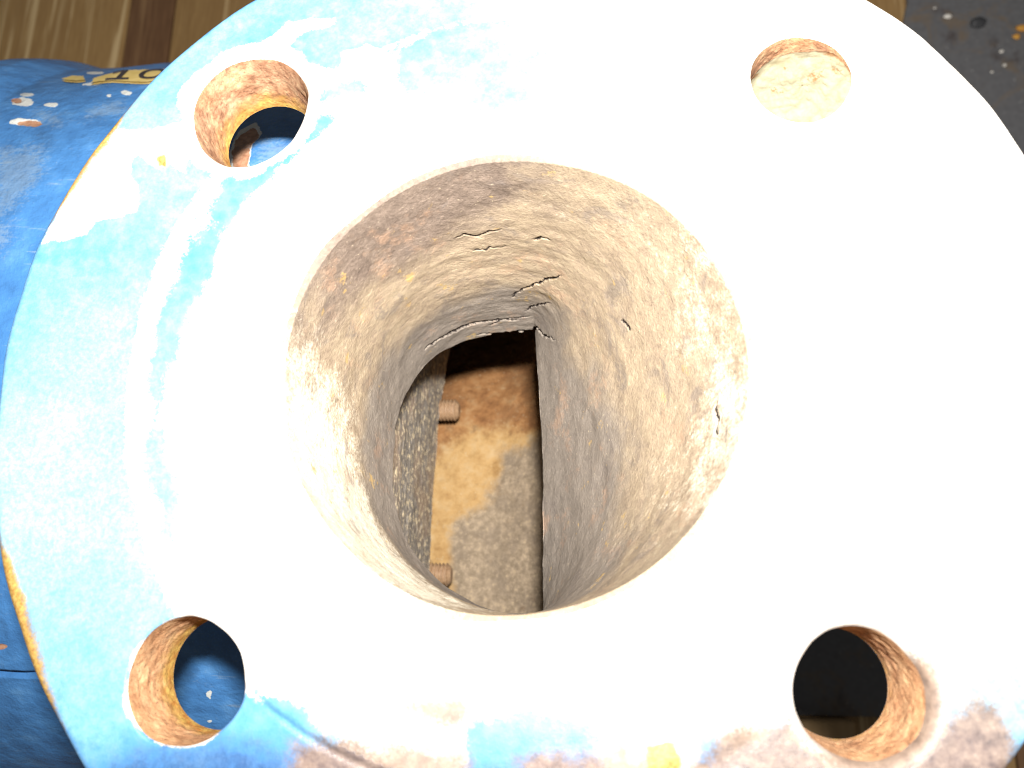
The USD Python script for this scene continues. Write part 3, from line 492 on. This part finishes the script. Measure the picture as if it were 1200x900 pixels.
    top = bend(uv, 0); k = (.0011 + .0002 * (tv[:, 2] > .5))[:, None]; nrm = np.stack([0 * tv[:, 0], np.sin(uv[:, 1] * 1e-3 / CR), np.cos(uv[:, 1] * 1e-3 / CR)], -1)
    obj('lettering', (up(top + nrm * k), np.array(tm.faces)), M_INK, st, 30)
build_casing()

# ------------------------------------------------------------------ floor of wooden strips, dark sheet, offcut, debris
fl = tag(UsdGeom.Xform.Define(stage, '/World/floor'), kind='structure')
rng = np.random.default_rng(4)
xs = [-.62, -.55, -.47, -.386, -.2891, -.2577, -.188, -.115, -.05, .02, .09, .165, .2, .26, .33, .42, .5, .62]
for i, (a, b) in enumerate(zip(xs[:-1], xs[1:])):
    mat = M_OAK[1] if abs(a + .2891) < 1e-6 else M_OAK[0] if abs(b + .2891) < 1e-6 else M_OAK[int(rng.integers(0, 3))]
    y = -.55 - rng.uniform(0, .3)
    while y < .75:
        L = rng.uniform(.55, .8)
        if abs(a + .2891) < .2 and -.1 < y + L - .32 < .12: L += .25
        obj('plank', bar(a + .0004, b - .0004, max(y, -.6) + .0004, min(y + L, .8) - .0004, -.012, rng.uniform(-.0006, 0), .0008), mat, fl.GetPrim(), 20); y += L
obj('subfloor', bar(-.7, .7, -.7, .9, -.03, -.0125, .001), M_OAK[1], fl.GetPrim(), 20)

k = Look('dark_sheet'); f = k.noise(45, 5, .6); col = k.ramp(k.noise(300, 5, .6), [(.3, (.105, .105, .112)), (.7, (.135, .135, .142))])
col = k.mix(k.math('multiply', k.step(f, .58, .72), .7), col, (.055, .04, .036)); col = k.mix(k.math('multiply', k.step(k.noise(34, 6, .7, None, 1.2), .50, .64), .55), col, (.17, .12, .07))
col = k.mix(k.step(k.noise(700, 3), .68, .72), col, (.25, .25, .25))
M_SHEET = k.done(col, .5, k.noise(200, 5), .0006, .5, .4)
import shapely.geometry as sg
sheet = trimesh.creation.extrude_polygon(sg.Polygon([(.0813, -.0918), (.1945, .2935), (.205, .45), (.60, .46), (.58, -.0918)]).buffer(-.001).buffer(.001), .003, engine='earcut'); sheet.apply_translation([0, 0, .0003])
tag(obj('floor_sheet', sheet, M_SHEET, smooth=20), 'dark grey stained sheet lying on the wooden floor beside the pump', 'sheet')
M_OFF = plain('offcut_wood', (.30, .19, .085), (.42, .28, .14), 160, .7, .0003, .3, 0., (1, .1, 1))
tag(obj('wood_offcut', bar(.068, .1270, -.17, -.0928, .0003, .012, .001), M_OFF, smooth=20), 'pale flat wood offcut seen through the lower right bolt hole', 'offcut')

def chip(name, x, y, s, mat, label, cat, seed):
    m = trimesh.creation.icosphere(2, 1.0); v = np.array(m.vertices); v = v * (1 + .9 * fbm(v + seed, 1.3, 3, seed))[:, None] * np.array([s, s * .75, s * .4]); v[:, 2] -= v[:, 2].min(); v += [x, y, .0031]
    tag(obj(name, (v, np.array(m.faces)), mat, smooth=40), label, cat)
M_PALE = plain('pale_grit', (.55, .52, .47), (.75, .72, .68), 600, .7); M_ORANGE = plain('orange_flake', (.45, .18, .03), (.60, .33, .06), 600, .7); M_DARK = plain('dark_lump', (.02, .022, .025), (.05, .05, .055), 600, .6)
chip('pebble', .2149, .2822, .0020, M_PALE, 'largest white crumb on the dark grey sheet', 'crumb', 1)
chip('crumb', .2087, .2884, .0008, M_PALE, 'tiny pale speck left of the largest white crumb on the sheet', 'crumb', 2)
chip('grease_blob', .2302, .2765, .0042, M_DARK, 'black blob on the dark sheet right of the white crumb', 'blob', 3)
chip('rust_flake', .2526, .2708, .0030, M_ORANGE, 'larger orange rust flake near the right end of the sheet in view', 'flake', 4)
chip('rust_flake', .2493, .2660, .0021, M_ORANGE, 'smaller orange rust flake below the larger one on the sheet', 'flake', 5)
chip('crumb', .2404, .2573, .0013, M_PALE, 'upper of two pale crumbs below the rust flakes on the sheet', 'crumb', 6)
chip('crumb', .2410, .2485, .0011, M_PALE, 'lower of two pale crumbs below the rust flakes on the sheet', 'crumb', 7)
chip('crumb', .2338, .2447, .0009, M_PALE, 'pale crumb on the dark sheet nearest the flange rim', 'crumb', 8)
